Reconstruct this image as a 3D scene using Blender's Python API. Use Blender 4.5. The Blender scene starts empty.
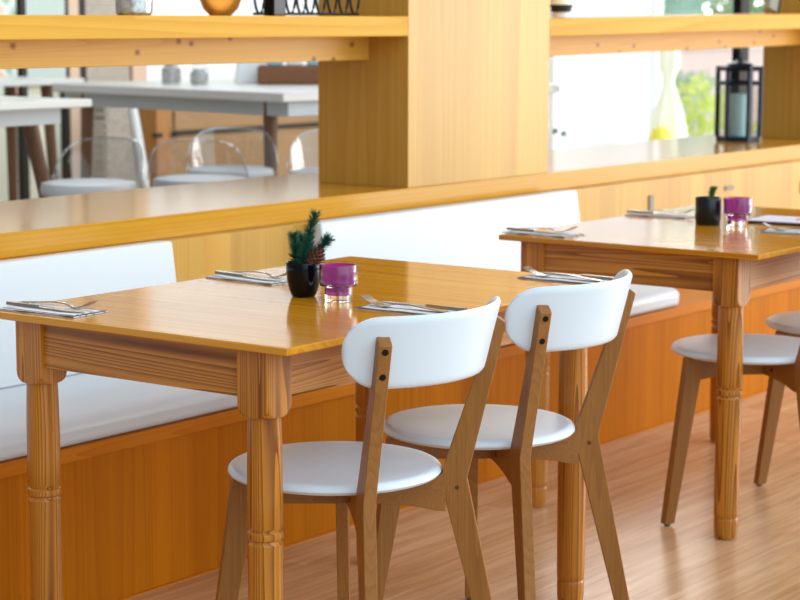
import bpy, bmesh, math, random
from math import sin, cos, pi, radians
from mathutils import Vector, Matrix
random.seed(7)
C = bpy.context.scene.collection
SC = bpy.context.scene

# ------------------------------------------------------------------ materials
def lin(r, g, b):
    f = lambda c: (c/255/12.92) if c/255 <= .04045 else ((c/255+.055)/1.055)**2.4
    return (f(r), f(g), f(b), 1)

def newmat(name):
    m = bpy.data.materials.new(name); m.use_nodes = True
    nt = m.node_tree; b = nt.nodes['Principled BSDF']
    return m, nt, b

def plain(name, col, rough=.5, metal=0, spec=.5, coat=0, trans=0, ior=1.45, bump=0, bscale=200, var=0):
    m, nt, b = newmat(name)
    b.inputs['Base Color'].default_value = col
    b.inputs['Roughness'].default_value = rough
    b.inputs['Metallic'].default_value = metal
    b.inputs['Specular IOR Level'].default_value = spec
    b.inputs['Coat Weight'].default_value = coat
    b.inputs['Transmission Weight'].default_value = trans
    b.inputs['IOR'].default_value = ior
    tc = nt.nodes.new('ShaderNodeTexCoord')
    nz = nt.nodes.new('ShaderNodeTexNoise'); nz.inputs['Scale'].default_value = bscale; nz.inputs['Detail'].default_value = 3
    nt.links.new(tc.outputs['Object'], nz.inputs['Vector'])
    if bump:
        bp = nt.nodes.new('ShaderNodeBump'); bp.inputs['Strength'].default_value = bump; bp.inputs['Distance'].default_value = .002
        nt.links.new(nz.outputs['Fac'], bp.inputs['Height']); nt.links.new(bp.outputs['Normal'], b.inputs['Normal'])
    if var:
        mx = nt.nodes.new('ShaderNodeMix'); mx.data_type = 'RGBA'
        mx.inputs['A'].default_value = tuple(c*(1-var) for c in col[:3])+(1,)
        mx.inputs['B'].default_value = tuple(min(1, c*(1+var)) for c in col[:3])+(1,)
        nt.links.new(nz.outputs['Fac'], mx.inputs['Factor']); nt.links.new(mx.outputs['Result'], b.inputs['Base Color'])
    return m

def wood(name, dark, light, axis='X', lines=60, rough=.25, coat=.3, contrast=1.0, fine=.35, distort=6., knots=False, spec=.3, stripe=0, st=.05, ds=.15, nf=2.2, bump=.08, ring=16, rk=22):
    """grain running along `axis`: growth-ring bands + stretched noise"""
    m, nt, b = newmat(name); N = nt.nodes; L = nt.links
    tc = N.new('ShaderNodeTexCoord'); oi = N.new('ShaderNodeObjectInfo')
    off = N.new('ShaderNodeVectorMath'); off.operation = 'SCALE'
    comb = N.new('ShaderNodeCombineXYZ')
    for k, s in zip('XYZ', (3.1, 1.7, 2.3)):
        mm = N.new('ShaderNodeMath'); mm.operation = 'MULTIPLY'; mm.inputs[1].default_value = s
        L.new(oi.outputs['Random'], mm.inputs[0]); L.new(mm.outputs[0], comb.inputs[k])
    ad = N.new('ShaderNodeVectorMath'); ad.operation = 'ADD'
    L.new(tc.outputs['Object'], ad.inputs[0]); L.new(comb.outputs[0], ad.inputs[1])
    mp = N.new('ShaderNodeMapping')
    mp.inputs['Scale'].default_value = tuple(st if a == axis else 1. for a in 'XYZ')
    L.new(ad.outputs[0], mp.inputs['Vector'])
    # slow warp
    nz = N.new('ShaderNodeTexNoise'); nz.inputs['Scale'].default_value = 6; nz.inputs['Detail'].default_value = 2
    L.new(mp.outputs[0], nz.inputs['Vector'])
    # growth rings: contour lines of a slow noise stretched along the grain
    n3 = N.new('ShaderNodeTexNoise'); n3.inputs['Scale'].default_value = ring; n3.inputs['Detail'].default_value = .4; n3.inputs['Roughness'].default_value = .4
    mp3 = N.new('ShaderNodeMapping'); mp3.inputs['Scale'].default_value = tuple(st*.42 if a == axis else 1. for a in 'XYZ')
    L.new(ad.outputs[0], mp3.inputs['Vector']); L.new(mp3.outputs[0], n3.inputs['Vector'])
    mk3 = N.new('ShaderNodeMath'); mk3.operation = 'MULTIPLY'; mk3.inputs[1].default_value = rk; L.new(n3.outputs['Fac'], mk3.inputs[0])
    fr3 = N.new('ShaderNodeMath'); fr3.operation = 'FRACT'; L.new(mk3.outputs[0], fr3.inputs[0])
    wv = N.new('ShaderNodeMath'); wv.operation = 'POWER'; wv.inputs[1].default_value = 1.8; L.new(fr3.outputs[0], wv.inputs[0])
    n2 = N.new('ShaderNodeTexNoise'); n2.inputs['Scale'].default_value = lines*nf; n2.inputs['Detail'].default_value = 4
    L.new(mp.outputs[0], n2.inputs['Vector'])
    m1 = N.new('ShaderNodeMix'); m1.inputs['Factor'].default_value = fine
    L.new(wv.outputs[0], m1.inputs['A']); L.new(n2.outputs['Fac'], m1.inputs['B'])
    m2 = N.new('ShaderNodeMix'); m2.inputs['Factor'].default_value = .35
    L.new(m1.outputs['Result'], m2.inputs['A']); L.new(nz.outputs['Fac'], m2.inputs['B'])
    rp = N.new('ShaderNodeValToRGB')
    c = .5/contrast
    rp.color_ramp.elements[0].position = max(0, .5-c*.62); rp.color_ramp.elements[0].color = light
    rp.color_ramp.elements[1].position = min(1, .5+c*.75); rp.color_ramp.elements[1].color = dark
    L.new(m2.outputs['Result'], rp.inputs['Fac'])
    col = rp.outputs['Color']
    if stripe:      # glued-up boards, each a little different
        sx = N.new('ShaderNodeSeparateXYZ'); L.new(tc.outputs['Object'], sx.inputs[0])
        md = N.new('ShaderNodeMath'); md.operation = 'MULTIPLY'; md.inputs[1].default_value = 1/stripe
        L.new(sx.outputs['X'], md.inputs[0])
        fl = N.new('ShaderNodeMath'); fl.operation = 'FLOOR'; L.new(md.outputs[0], fl.inputs[0])
        wn = N.new('ShaderNodeTexWhiteNoise'); wn.noise_dimensions = '1D'; L.new(fl.outputs[0], wn.inputs['W'])
        mr = N.new('ShaderNodeMapRange'); mr.inputs['To Min'].default_value = .86; mr.inputs['To Max'].default_value = 1.08
        L.new(wn.outputs['Value'], mr.inputs['Value'])
        hs = N.new('ShaderNodeHueSaturation'); L.new(mr.outputs['Result'], hs.inputs['Value']); L.new(col, hs.inputs['Color'])
        col = hs.outputs['Color']
    if knots:
        vo = N.new('ShaderNodeTexVoronoi'); vo.voronoi_dimensions = '2D'; vo.inputs['Scale'].default_value = 8.5; vo.inputs['Randomness'].default_value = 1
        mk = N.new('ShaderNodeMapping'); mk.inputs['Rotation'].default_value = (pi/2, 0, 0); mk.inputs['Scale'].default_value = (.8, 1, 1)
        L.new(ad.outputs[0], mk.inputs['Vector']); L.new(mk.outputs[0], vo.inputs['Vector'])
        kr = N.new('ShaderNodeMapRange'); kr.inputs['From Min'].default_value = .015; kr.inputs['From Max'].default_value = .10
        L.new(vo.outputs['Distance'], kr.inputs['Value'])
        km = N.new('ShaderNodeMix'); km.data_type = 'RGBA'; km.inputs['A'].default_value = lin(120, 62, 25)
        L.new(kr.outputs['Result'], km.inputs['Factor']); L.new(col, km.inputs['B']); col = km.outputs['Result']
    L.new(col, b.inputs['Base Color'])
    b.inputs['Roughness'].default_value = rough; b.inputs['Coat Weight'].default_value = coat
    b.inputs['Coat Roughness'].default_value = min(.3, rough*.6); b.inputs['Specular IOR Level'].default_value = spec
    bp = N.new('ShaderNodeBump'); bp.inputs['Strength'].default_value = bump; bp.inputs['Distance'].default_value = .001
    L.new(m1.outputs['Result'], bp.inputs['Height']); L.new(bp.outputs['Normal'], b.inputs['Normal'])
    return m

def clear_glass(name, tint=(1, 1, 1, 1), refl=.12):
    m, nt, b = newmat(name); N = nt.nodes; L = nt.links
    N.remove(b); out = N['Material Output']
    t = N.new('ShaderNodeBsdfTransparent'); t.inputs['Color'].default_value = tint
    g = N.new('ShaderNodeBsdfGlossy'); g.inputs['Roughness'].default_value = .03
    lw = N.new('ShaderNodeLayerWeight'); lw.inputs['Blend'].default_value = .35
    mr = N.new('ShaderNodeMapRange'); mr.inputs['To Min'].default_value = refl*.3; mr.inputs['To Max'].default_value = min(1, refl*5)
    L.new(lw.outputs['Facing'], mr.inputs['Value'])
    mx = N.new('ShaderNodeMixShader'); L.new(mr.outputs['Result'], mx.inputs['Fac'])
    L.new(t.outputs[0], mx.inputs[1]); L.new(g.outputs[0], mx.inputs[2]); L.new(mx.outputs[0], out.inputs['Surface'])
    return m

PINE_D, PINE_L = lin(148, 80, 22), lin(212, 142, 58)
M = {}
M['table_top'] = wood('varnished_pine_top', lin(182, 106, 10), lin(224, 154, 34), 'Y', 60, .13, 0, 1.1, .5, spec=.34, st=.03, bump=.012, ring=7, rk=12)
M['apron_y'] = wood('pine_apron_y', lin(118, 62, 16), lin(206, 136, 56), 'Y', 100, .3, 0, 1.35, .3, st=.05, ring=17, rk=26, bump=.03)
M['apron_x'] = wood('pine_apron_x', lin(118, 62, 16), lin(206, 136, 56), 'X', 100, .3, 0, 1.35, .3, st=.05, ring=17, rk=26, bump=.03)
M['leg'] = wood('pine_leg', lin(114, 56, 10), lin(200, 128, 44), 'Z', 140, .28, .05, 1.35, .3, st=.05, ring=19, rk=26, bump=.03)
M['bench_front'] = wood('bench_shaded_pine', lin(166, 86, 6), lin(196, 116, 18), 'Z', 110, .4, 0, .9, .55, stripe=.14, spec=.04, st=.03, ring=10, rk=14)  # same pine as counter and panelling; its darker colour stands for light falloff
M['bench_board'] = wood('bench_board_pine', lin(178, 92, 14), lin(204, 124, 28), 'X', 50, .35, 0, .8, .4, 3, spec=.06)
M['panel'] = wood('panel_pine', lin(190, 130, 38), lin(210, 164, 76), 'Z', 80, .35, 0, .8, .55, stripe=.11, st=.03, ring=10, rk=12)
M['lip'] = wood('counter_pine', lin(188, 126, 26), lin(210, 154, 48), 'X', 70, .14, 0, .9, .45, spec=.33, bump=.03, st=.05, ring=11, rk=14)
M['shelf_board'] = wood('shelf_pine', lin(200, 136, 36), lin(222, 168, 64), 'X', 70, .45, 0, .9, .45, spec=.1, bump=.03, st=.05, ring=11, rk=14)
M['beam'] = wood('beam_pine', lin(204, 142, 40), lin(224, 172, 74), 'X', 60, .4, 0, .9, .4, 4, knots=True, spec=.2)
M['oak'] = wood('chair_oak', lin(122, 74, 30), lin(172, 116, 58), 'Z', 200, .4, 0, 1.1, .75, st=.02, ring=20, rk=14)
M['oak_rail'] = wood('chair_oak_rail', lin(122, 74, 30), lin(168, 112, 54), 'X', 200, .4, 0, 1.1, .75, st=.03, ring=20, rk=14)
M['white_plastic'] = plain('white_lacquer', lin(222, 232, 243), .32, spec=.5)
M['cushion'] = plain('white_leatherette', lin(210, 214, 219), .42, bump=.15, bscale=380)
M['dark_screw'] = plain('dark_screw', lin(28, 22, 20), .4, .6)
M['glide'] = plain('grey_glide', lin(96, 92, 90), .5)
M['black_glaze'] = plain('black_glaze', lin(8, 10, 18), .06, spec=.22, coat=.1)
M['black_matt'] = plain('black_matt', lin(16, 20, 26), .3)
M['needle'] = plain('pine_needles', lin(24, 88, 66), .5, var=.5, bscale=60)
M['moss'] = plain('moss_green', lin(92, 128, 58), .6, var=.3, bscale=80)
M['stem'] = plain('brown_stem', lin(86, 52, 30), .7)
M['cone'] = plain('pine_cone_scales', lin(92, 48, 30), .65, var=.4, bscale=200)
M['steel'] = plain('steel_cutlery', lin(190, 184, 176), .16, 1.0)
M['frame_black'] = plain('black_metal', lin(14, 18, 24), .35, .3)
M['frame_navy'] = plain('blue_black_metal', lin(18, 34, 52), .35, .3)
M['grey_metal'] = plain('grey_plate', lin(128, 122, 106), .5)
M['wax'] = plain('white_wax', lin(165, 205, 206), .5)
M['glass'] = clear_glass('thin_glass')
M['window_glass'] = clear_glass('window_glass', (1, 1, 1, 1), .008)
M['acrylic_rim'] = clear_glass('acrylic_edge', (.9, .92, .94, 1), .35)
M['acrylic'] = clear_glass('clear_acrylic', (.95, .96, .97, 1), .07)
M['votive'] = plain('votive_glass', (1, 1, 1, 1), .02, trans=1, ior=1.45)
M['purple'] = plain('purple_glass', lin(212, 92, 208), .1, trans=.72, ior=1.3)
M['purple_wax'] = plain('purple_wax', lin(150, 48, 128), .4)
M['grey_white_table'] = plain('pale_laminate', lin(226, 223, 218), .3)
M['pale_apron'] = plain('pale_grey_apron', lin(196, 202, 206), .4)
M['walnut'] = wood('walnut_leg', lin(82, 54, 38), lin(130, 92, 66), 'Z', 100, .4, .1, 1)
M['sideboard'] = wood('sideboard_oak', lin(140, 100, 62), lin(178, 136, 92), 'X', 50, .4, .1, 1)
M['orange_post'] = wood('orange_post', lin(150, 92, 40), lin(186, 124, 62), 'Z', 50, .4, .1, 1)
M['wall_cream'] = plain('cream_plaster', lin(236, 230, 208), .9, bump=.1, bscale=60)
M['door_pale'] = plain('pale_green_grey_door', lin(200, 208, 200), .6)
M['peach'] = plain('peach_paint', lin(226, 192, 166), .8)
M['black_paint'] = plain('black_brown_paint', lin(36, 30, 26), .6)
M['terrace'] = plain('pale_terrace', lin(236, 228, 214), .7, var=.06, bscale=3)
M['platform'] = plain('platform_tiles', lin(176, 162, 146), .5, var=.1, bscale=5)
M['pinkwall'] = plain('pink_render', lin(232, 205, 196), .9, var=.08, bscale=3)
M['coping'] = plain('white_coping', lin(245, 245, 245), .7)
M['leaf_lime'] = plain('lime_leaves', lin(226, 238, 150), .5, var=.2, bscale=9)
M['leaf_green'] = plain('green_leaves', lin(214, 228, 204), .6, var=.2, bscale=4)
M['leaf_teal'] = plain('blue_green_leaves', lin(208, 230, 218), .6, var=.2, bscale=2)
for k in ('leaf_lime', 'leaf_green', 'leaf_teal'):
    nt = M[k].node_tree; b = nt.nodes['Principled BSDF']; tr = nt.nodes.new('ShaderNodeBsdfTranslucent'); mx = nt.nodes.new('ShaderNodeMixShader'); mx.inputs['Fac'].default_value = .5
    src = b.inputs['Base Color'].links[0].from_socket; nt.links.new(src, tr.inputs['Color'])
    nt.links.new(b.outputs[0], mx.inputs[1]); nt.links.new(tr.outputs[0], mx.inputs[2]); nt.links.new(mx.outputs[0], nt.nodes['Material Output'].inputs['Surface'])
M['cream_cloth'] = plain('cream_cloth', lin(252, 250, 226), .8)
M['yellow'] = plain('yellow_cloth', lin(248, 232, 90), .7)
M['brown_wicker'] = plain('brown_wicker', lin(130, 84, 54), .7, bump=.8, bscale=90, var=.4)
M['amber'] = plain('amber_glass', lin(205, 140, 60), .1, trans=.5)
M['white_paper'] = plain('white_box', lin(248, 248, 248), .7)
M['taupe'] = plain('taupe_panel', lin(132, 118, 108), .7)
M['grey_slate'] = plain('grey_slate', lin(168, 162, 150), .6)
M['blue_cloth'] = plain('pale_blue', lin(150, 205, 225), .7)
M['dark_cover'] = plain('black_cover', lin(24, 22, 26), .4)
M['lilac_paper'] = plain('lilac_paper', lin(214, 208, 220), .6)
M['coral'] = plain('coral_card', lin(226, 150, 110), .6)

def canvas_mat():
    m, nt, b = newmat('white_canvas'); N = nt.nodes; L = nt.links
    b.inputs['Base Color'].default_value = lin(250, 251, 253); b.inputs['Roughness'].default_value = .9
    tr = N.new('ShaderNodeBsdfTranslucent'); tr.inputs['Color'].default_value = lin(250, 252, 255)
    mx = N.new('ShaderNodeMixShader'); mx.inputs['Fac'].default_value = .45
    L.new(b.outputs[0], mx.inputs[1]); L.new(tr.outputs[0], mx.inputs[2]); L.new(mx.outputs[0], N['Material Output'].inputs['Surface'])
    return m
M['canvas'] = canvas_mat()

def woven_mat():
    m, nt, b = newmat('woven_beige'); N = nt.nodes; L = nt.links
    tc = N.new('ShaderNodeTexCoord'); ck = N.new('ShaderNodeTexBrick')
    mp = N.new('ShaderNodeMapping'); mp.inputs['Rotation'].default_value = (pi/2, 0, 0); L.new(tc.outputs['Object'], mp.inputs['Vector'])
    ck.inputs['Scale'].default_value = 12; ck.inputs['Color1'].default_value = lin(206, 192, 176); ck.inputs['Color2'].default_value = lin(190, 174, 158)
    ck.inputs['Mortar'].default_value = lin(150, 134, 120); ck.inputs['Mortar Size'].default_value = .03
    L.new(mp.outputs[0], ck.inputs['Vector']); L.new(ck.outputs['Color'], b.inputs['Base Color']); b.inputs['Roughness'].default_value = .9
    return m
M['woven'] = woven_mat()

def napkin_mat():
    m, nt, b = newmat('printed_napkin'); N = nt.nodes; L = nt.links
    tc = N.new('ShaderNodeTexCoord'); mp = N.new('ShaderNodeMapping'); mp.inputs['Scale'].default_value = (60, 9, 1)
    L.new(tc.outputs['Object'], mp.inputs['Vector'])
    nz = N.new('ShaderNodeTexNoise'); nz.inputs['Scale'].default_value = 1.6; nz.inputs['Detail'].default_value = 5
    L.new(mp.outputs[0], nz.inputs['Vector'])
    rp = N.new('ShaderNodeValToRGB'); e = rp.color_ramp.elements
    e[0].position = .36; e[0].color = lin(150, 142, 142); e[1].position = .48; e[1].color = lin(236, 231, 231)
    L.new(nz.outputs['Fac'], rp.inputs['Fac']); L.new(rp.outputs['Color'], b.inputs['Base Color']); b.inputs['Roughness'].default_value = .8
    return m
M['napkin'] = napkin_mat(); M['grey_fold'] = plain('grey_fold', lin(84, 76, 76), .8)

def floor_mat():
    m, nt, b = newmat('laminate_planks'); N = nt.nodes; L = nt.links
    tc = N.new('ShaderNodeTexCoord'); br = N.new('ShaderNodeTexBrick')
    br.offset = .37; br.inputs['Scale'].default_value = 1; br.inputs['Brick Width'].default_value = 1.25; br.inputs['Row Height'].default_value = .065
    br.inputs['Mortar Size'].default_value = .0006; br.inputs['Bias'].default_value = 0
    br.inputs['Color1'].default_value = lin(216, 176, 138); br.inputs['Color2'].default_value = lin(202, 156, 114); br.inputs['Mortar'].default_value = lin(150, 104, 74)
    L.new(tc.outputs['Object'], br.inputs['Vector'])
    mp = N.new('ShaderNodeMapping'); mp.inputs['Scale'].default_value = (2.5, 34, 1); L.new(tc.outputs['Object'], mp.inputs['Vector'])
    nz = N.new('ShaderNodeTexNoise'); nz.inputs['Scale'].default_value = 1.3; nz.inputs['Detail'].default_value = 5; nz.inputs['Distortion'].default_value = .6
    L.new(mp.outputs[0], nz.inputs['Vector'])
    rp = N.new('ShaderNodeValToRGB'); e = rp.color_ramp.elements
    e[0].position = .3; e[0].color = (.76, .68, .61, 1); e[1].position = .68; e[1].color = (1.12, 1.12, 1.12, 1)
    L.new(nz.outputs['Fac'], rp.inputs['Fac'])
    mx = N.new('ShaderNodeMix'); mx.data_type = 'RGBA'; mx.blend_type = 'MULTIPLY'; mx.inputs['Factor'].default_value = .85
    L.new(br.outputs['Color'], mx.inputs['A']); L.new(rp.outputs['Color'], mx.inputs['B'])
    L.new(mx.outputs['Result'], b.inputs['Base Color'])
    b.inputs['Roughness'].default_value = .26; b.inputs['Specular IOR Level'].default_value = .6
    return m
M['floor'] = floor_mat()

def art_mat():
    m, nt, b = newmat('colour_blot_print'); N = nt.nodes; L = nt.links
    tc = N.new('ShaderNodeTexCoord'); nz = N.new('ShaderNodeTexNoise'); nz.inputs['Scale'].default_value = 7; nz.inputs['Detail'].default_value = 1
    L.new(tc.outputs['Object'], nz.inputs['Vector'])
    rp = N.new('ShaderNodeValToRGB'); e = rp.color_ramp.elements
    e[0].position = .3; e[0].color = lin(96, 160, 110); e[1].position = .7; e[1].color = lin(240, 180, 130)
    k = rp.color_ramp.elements.new(.5); k.color = lin(240, 238, 230)
    L.new(nz.outputs['Fac'], rp.inputs['Fac']); L.new(rp.outputs['Color'], b.inputs['Base Color']); b.inputs['Roughness'].default_value = .6
    return m
M['art'] = art_mat()

# ------------------------------------------------------------------ helpers
def tag(o, label, cat, group=None, kind=None):
    if label: o['label'] = label
    if cat: o['category'] = cat
    if group: o['group'] = group
    if kind: o['kind'] = kind
    return o

def thing(name, label, cat, loc=(0, 0, 0), rz=0, group=None):
    o = bpy.data.objects.new(name, None); C.objects.link(o)
    o.empty_display_size = .1; o.location = loc; o.rotation_euler = (0, 0, rz)
    return tag(o, label, cat, group)

def obj(name, bm, mat, parent=None, bevel=0, segs=2, smooth=False, loc=None, rot=None):
    bmesh.ops.recalc_face_normals(bm, faces=bm.faces)
    me = bpy.data.meshes.new(name); bm.to_mesh(me); bm.free()
    for mm in (mat if isinstance(mat, list) else [mat]): me.materials.append(mm)
    o = bpy.data.objects.new(name, me); C.objects.link(o)
    if parent: o.parent = parent
    if loc: o.location = loc
    if rot: o.rotation_euler = rot
    if bevel:
        b = o.modifiers.new('bevel', 'BEVEL'); b.width = bevel; b.segments = segs; b.limit_method = 'ANGLE'; b.angle_limit = radians(40)
    if smooth or bevel:
        me.polygons.foreach_set('use_smooth', [True]*len(me.polygons))
        try: me.set_sharp_from_angle(angle=radians(38))
        except Exception: pass
    return o

def copy_tree(o, parent=None):
    c = o.copy(); C.objects.link(c)
    if parent: c.parent = parent
    for ch in list(o.children):
        if ch.name in C.objects: copy_tree(ch, c)
    return c

def box(bm, x0, x1, y0, y1, z0, z1, mtx=None, mi=0):
    vs = [bm.verts.new((x, y, z)) for z in (z0, z1) for y in (y0, y1) for x in (x0, x1)]
    fs = [(0, 2, 3, 1), (4, 5, 7, 6), (0, 1, 5, 4), (2, 6, 7, 3), (0, 4, 6, 2), (1, 3, 7, 5)]
    for f in fs:
        fc = bm.faces.new([vs[i] for i in f]); fc.material_index = mi
    if mtx: bmesh.ops.transform(bm, matrix=mtx, verts=vs)
    return vs

def bx(*a, **k):
    bm = bmesh.new(); box(bm, *a, **k); return bm

def lathe(bm, prof, seg=32, closed_top=True, closed_bot=True, loc=(0, 0, 0), mi=0):
    rings = []
    for r, z in prof:
        rings.append([bm.verts.new((loc[0]+r*cos(2*pi*k/seg), loc[1]+r*sin(2*pi*k/seg), loc[2]+z)) for k in range(seg)])
    for a, b in zip(rings, rings[1:]):
        for k in range(seg):
            f = bm.faces.new((a[k], a[(k+1) % seg], b[(k+1) % seg], b[k])); f.material_index = mi
    if closed_bot: bm.faces.new(rings[0][::-1]).material_index = mi
    if closed_top: bm.faces.new(rings[-1]).material_index = mi
    return rings

def prism(bm, pts, fr, t):
    """extrude polygon pts (u,v) by thickness t about the plane; fr(u,v,w)->xyz"""
    a = [bm.verts.new(fr(u, v, -t/2)) for u, v in pts]; b = [bm.verts.new(fr(u, v, t/2)) for u, v in pts]
    n = len(pts)
    bm.faces.new(a); bm.faces.new(b[::-1])
    for k in range(n): bm.faces.new((a[k], b[k], b[(k+1) % n], a[(k+1) % n]))

def tube(bm, pts, r, seg=8, close=False):
    pts = [Vector(p) for p in pts]; n = len(pts); rings = []
    for i, p in enumerate(pts):
        if close: d = pts[(i+1) % n]-pts[i-1]
        else: d = pts[min(i+1, n-1)]-pts[max(i-1, 0)]
        d.normalize(); up = Vector((0, 0, 1)) if abs(d.z) < .9 else Vector((1, 0, 0))
        u = d.cross(up).normalized(); v = d.cross(u)
        rr = r[i] if isinstance(r, (list, tuple)) else r
        rings.append([bm.verts.new(p+u*rr*cos(2*pi*k/seg)+v*rr*sin(2*pi*k/seg)) for k in range(seg)])
    for i in range(n if close else n-1):
        a, b = rings[i], rings[(i+1) % n]
        for k in range(seg): bm.faces.new((a[k], a[(k+1) % seg], b[(k+1) % seg], b[k]))
    if not close: bm.faces.new(rings[0][::-1]); bm.faces.new(rings[-1])

def struct(name, bm, mat, bevel=0, parent=None):
    o = obj(name, bm, mat, parent, bevel)
    if not parent: o['kind'] = 'structure'
    return o

# ------------------------------------------------------------------ the setting
struct('floor', bx(.8, 9.2, -4, 3.66, -.05, 0), M['floor'])
struct('floor_back', bx(2, 9.6, 4.36, 8.7, .2, .28), M['platform'])
struct('floor_terrace', bx(9.6, 26, 4.36, 16, .2, .28), M['terrace'])
struct('wall_partition', bx(1.2, 9.6, 3.66, 3.70, .0, .7455), M['panel'])
struct('wall_counter_back', bx(1.2, 9.6, 4.30, 4.34, 0, .7455), M['panel'])

def bench():
    t = thing('bench', 'long built-in pine bench seat running along the panelled partition', 'bench', (4.5, 3.43, 0))
    obj('seat_board', bx(-3.3, 5.1, -.23, .228, .352, .384), M['bench_board'], t, .002)
    obj('front_panel', bx(-3.3, 5.1, -.223, -.2, 0, .352), M['bench_front'], t)
bench()
struct('trim_1', bx(1.2, 9.6, 3.2, 3.207, 0, .004), M['bench_board'])

# counter worktop, pillars, shelves
o = obj('counter_top', bx(-4.1, 4.2, -.325, .325, -.0317, .0316), M['lip'], None, .003, loc=(5.4, 4.025, .7772))
tag(o, 'thick varnished pine counter ledge running above the white bench backrests', 'counter')
for i, (x0, x1, lab) in enumerate(((5.06, 5.873, 'broad pine-clad pillar standing on the counter behind the first table'),
                                   (8.20, 9.0, 'pine-clad pillar at the right edge, beside the dark lantern'))):
    o = obj('pillar', bx(-(x1-x0)/2, (x1-x0)/2, -.1775, .1775, 0, 1.4), M['panel'], None, .002, loc=((x0+x1)/2, 3.8775, .8088))
    tag(o, lab, 'pillar', kind='structure' if False else None)

def shelf(x0, x1, z, tilt, lab):
    t = thing('shelf', lab, 'shelf', (x0, 3.7, z)); t.rotation_euler = (0, -tilt, 0)
    obj('board', bx(0, x1-x0, 0, .32, -.060, 0), M['shelf_board'], t, .002)
    obj('support_rail', bx(0, x1-x0, .15, .19, -.135, -.060), M['beam'], t, .002)
shelf(1.3, 5.06, 1.337, 0, 'long pine shelf above the counter, left of the broad pillar')
shelf(5.873, 8.20, 1.331, .011, 'sunlit pine shelf spanning between the two pillars, above the lantern')

for x0, x1, z0, z1 in ((6.50, 6.53, .632, .690), (7.10, 7.17, .668, .684), (7.78, 7.81, .61, .66)):
    o = obj('wall_plate', bx(-(x1-x0)/2, (x1-x0)/2, -.003, .003, -(z1-z0)/2, (z1-z0)/2), M['grey_metal'], None, .001, loc=((x0+x1)/2, 3.657, (z0+z1)/2))
    tag(o, {6.50: 'small upright grey metal plate on the panelling above the second table',
            7.10: 'small flat grey metal plate on the panelling behind the purple holder of the second table',
            7.78: 'grey plate on the panelling at the right edge of the photo'}[x0], 'plate')

# ------------------------------------------------------------------ cushions
def cushion(name, x0, x1, prof, label, cat, bev=.016):
    cx = (x0+x1)/2; bm = bmesh.new(); n = len(prof)
    pass
    a = [bm.verts.new((x0-cx, y, z)) for y, z in prof]
    b = [bm.verts.new((x1-cx, y, z)) for y, z in prof]
    bm.faces.new(a); bm.faces.new(b[::-1])
    for k in range(n): bm.faces.new((a[k], b[k], b[(k+1) % n], a[(k+1) % n]))
    o = obj(name, bm, M['cushion'], None, bev, 4, loc=(cx, 0, 0))
    return tag(o, label, cat)
seat_p = [(3.208, .3845), (3.205, .435), (3.24, .450), (3.54, .458), (3.645, .458), (3.65, .3845)]
back_p = [(3.56, .4586), (3.602, .752), (3.647, .752), (3.63, .4586)]
cushion('seat_cushion', 1.3, 4.10, seat_p, 'white upholstered bench seat pad beneath the first table, at the left', 'cushion')
cushion('seat_cushion', 4.45, 5.925, seat_p, 'white bench seat pad ending between the two tables', 'cushion')
cushion('backrest_cushion', 1.3, 3.885, back_p, 'white padded bench backrest at the left edge of the photo', 'cushion', .006)
cushion('backrest_cushion', 4.505, 5.905, back_p, 'white padded bench backrest behind the first table, below the broad pillar', 'cushion', .006)

# ------------------------------------------------------------------ tables
W, LN = .777, 1.184
def leg_bm():
    bm = bmesh.new(); seg = 64; h = .0352
    sq = lambda a: h/max(abs(cos(a)), abs(sin(a)))
    prof = [(.0285, .004), (.0305, .02), (.0312, .050), (.0312, .053), (.0292, .0567), (.0312, .060), (.0318, .075), (.0325, .2), (.0328, .36),
            (.0332, .369), (.0300, .3745), (.0296, .3765), (.0330, .3795), (.0338, .3855), (.0330, .3915), (.0296, .3945), (.0300, .3965), (.0332, .402),
            (.0334, .45), (.0330, .52), (.0320, .575), (.0312, .600), (.0312, .6080), ('s', .0362, .6092), ('s', .0402, .6108), ('s', .0437, .6135), ('s', .0464, .6175), ('s', .0485, .623), ('s', .0505, .631), ('s', .0505, .735)]
    rings = []
    for p in prof:
        ring = []
        for k in range(seg):
            a = 2*pi*k/seg+pi/seg*0
            if p[0] == 's': r = min(sq(a), p[1]); z = p[2]
            else: r, z = p
            ring.append(bm.verts.new((r*cos(a), r*sin(a), z)))
        rings.append(ring)
    for a, b in zip(rings, rings[1:]):
        for k in range(seg): bm.faces.new((a[k], a[(k+1) % seg], b[(k+1) % seg], b[k]))
    bm.faces.new(rings[0][::-1]); bm.faces.new(rings[-1])
    lathe(bm, [(.024, 0), (.024, .004)], 24)
    return bm

def make_table(label):
    t = thing('dining_table', label, 'table')
    obj('tabletop', bx(0, LN, 0, W, .7355, .75), M['table_top'], t, .0025, 2)
    ia, ib = .0516, .0975
    first = None
    for k, (x, y) in enumerate(((ia, ib), (ia, W-ib), (LN-ia, ib), (LN-ia, W-ib))):
        if first is None:
            first = obj('leg', leg_bm(), M['leg'], t, loc=(x, y, 0))
            first.data.polygons.foreach_set('use_smooth', [True]*len(first.data.polygons))
            first.data.set_sharp_from_angle(angle=radians(32))
        else:
            c = first.copy(); C.objects.link(c); c.location = (x, y, 0)
    g = .034
    z0, z1 = .644, .7353
    obj('apron', bx(ia-.026, ia-.006, ib+g, W-ib-g, z0, z1), M['apron_y'], t, .0015)
    obj('apron', bx(LN-ia+.006, LN-ia+.026, ib+g, W-ib-g, z0, z1), M['apron_y'], t, .0015)
    obj('apron', bx(ia+g, LN-ia-g, ib-.026, ib-.006, z0, z1), M['apron_x'], t, .0015)
    obj('apron', bx(ia+g, LN-ia-g, W-ib+.006, W-ib+.026, z0, z1), M['apron_x'], t, .0015)
    return t
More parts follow.
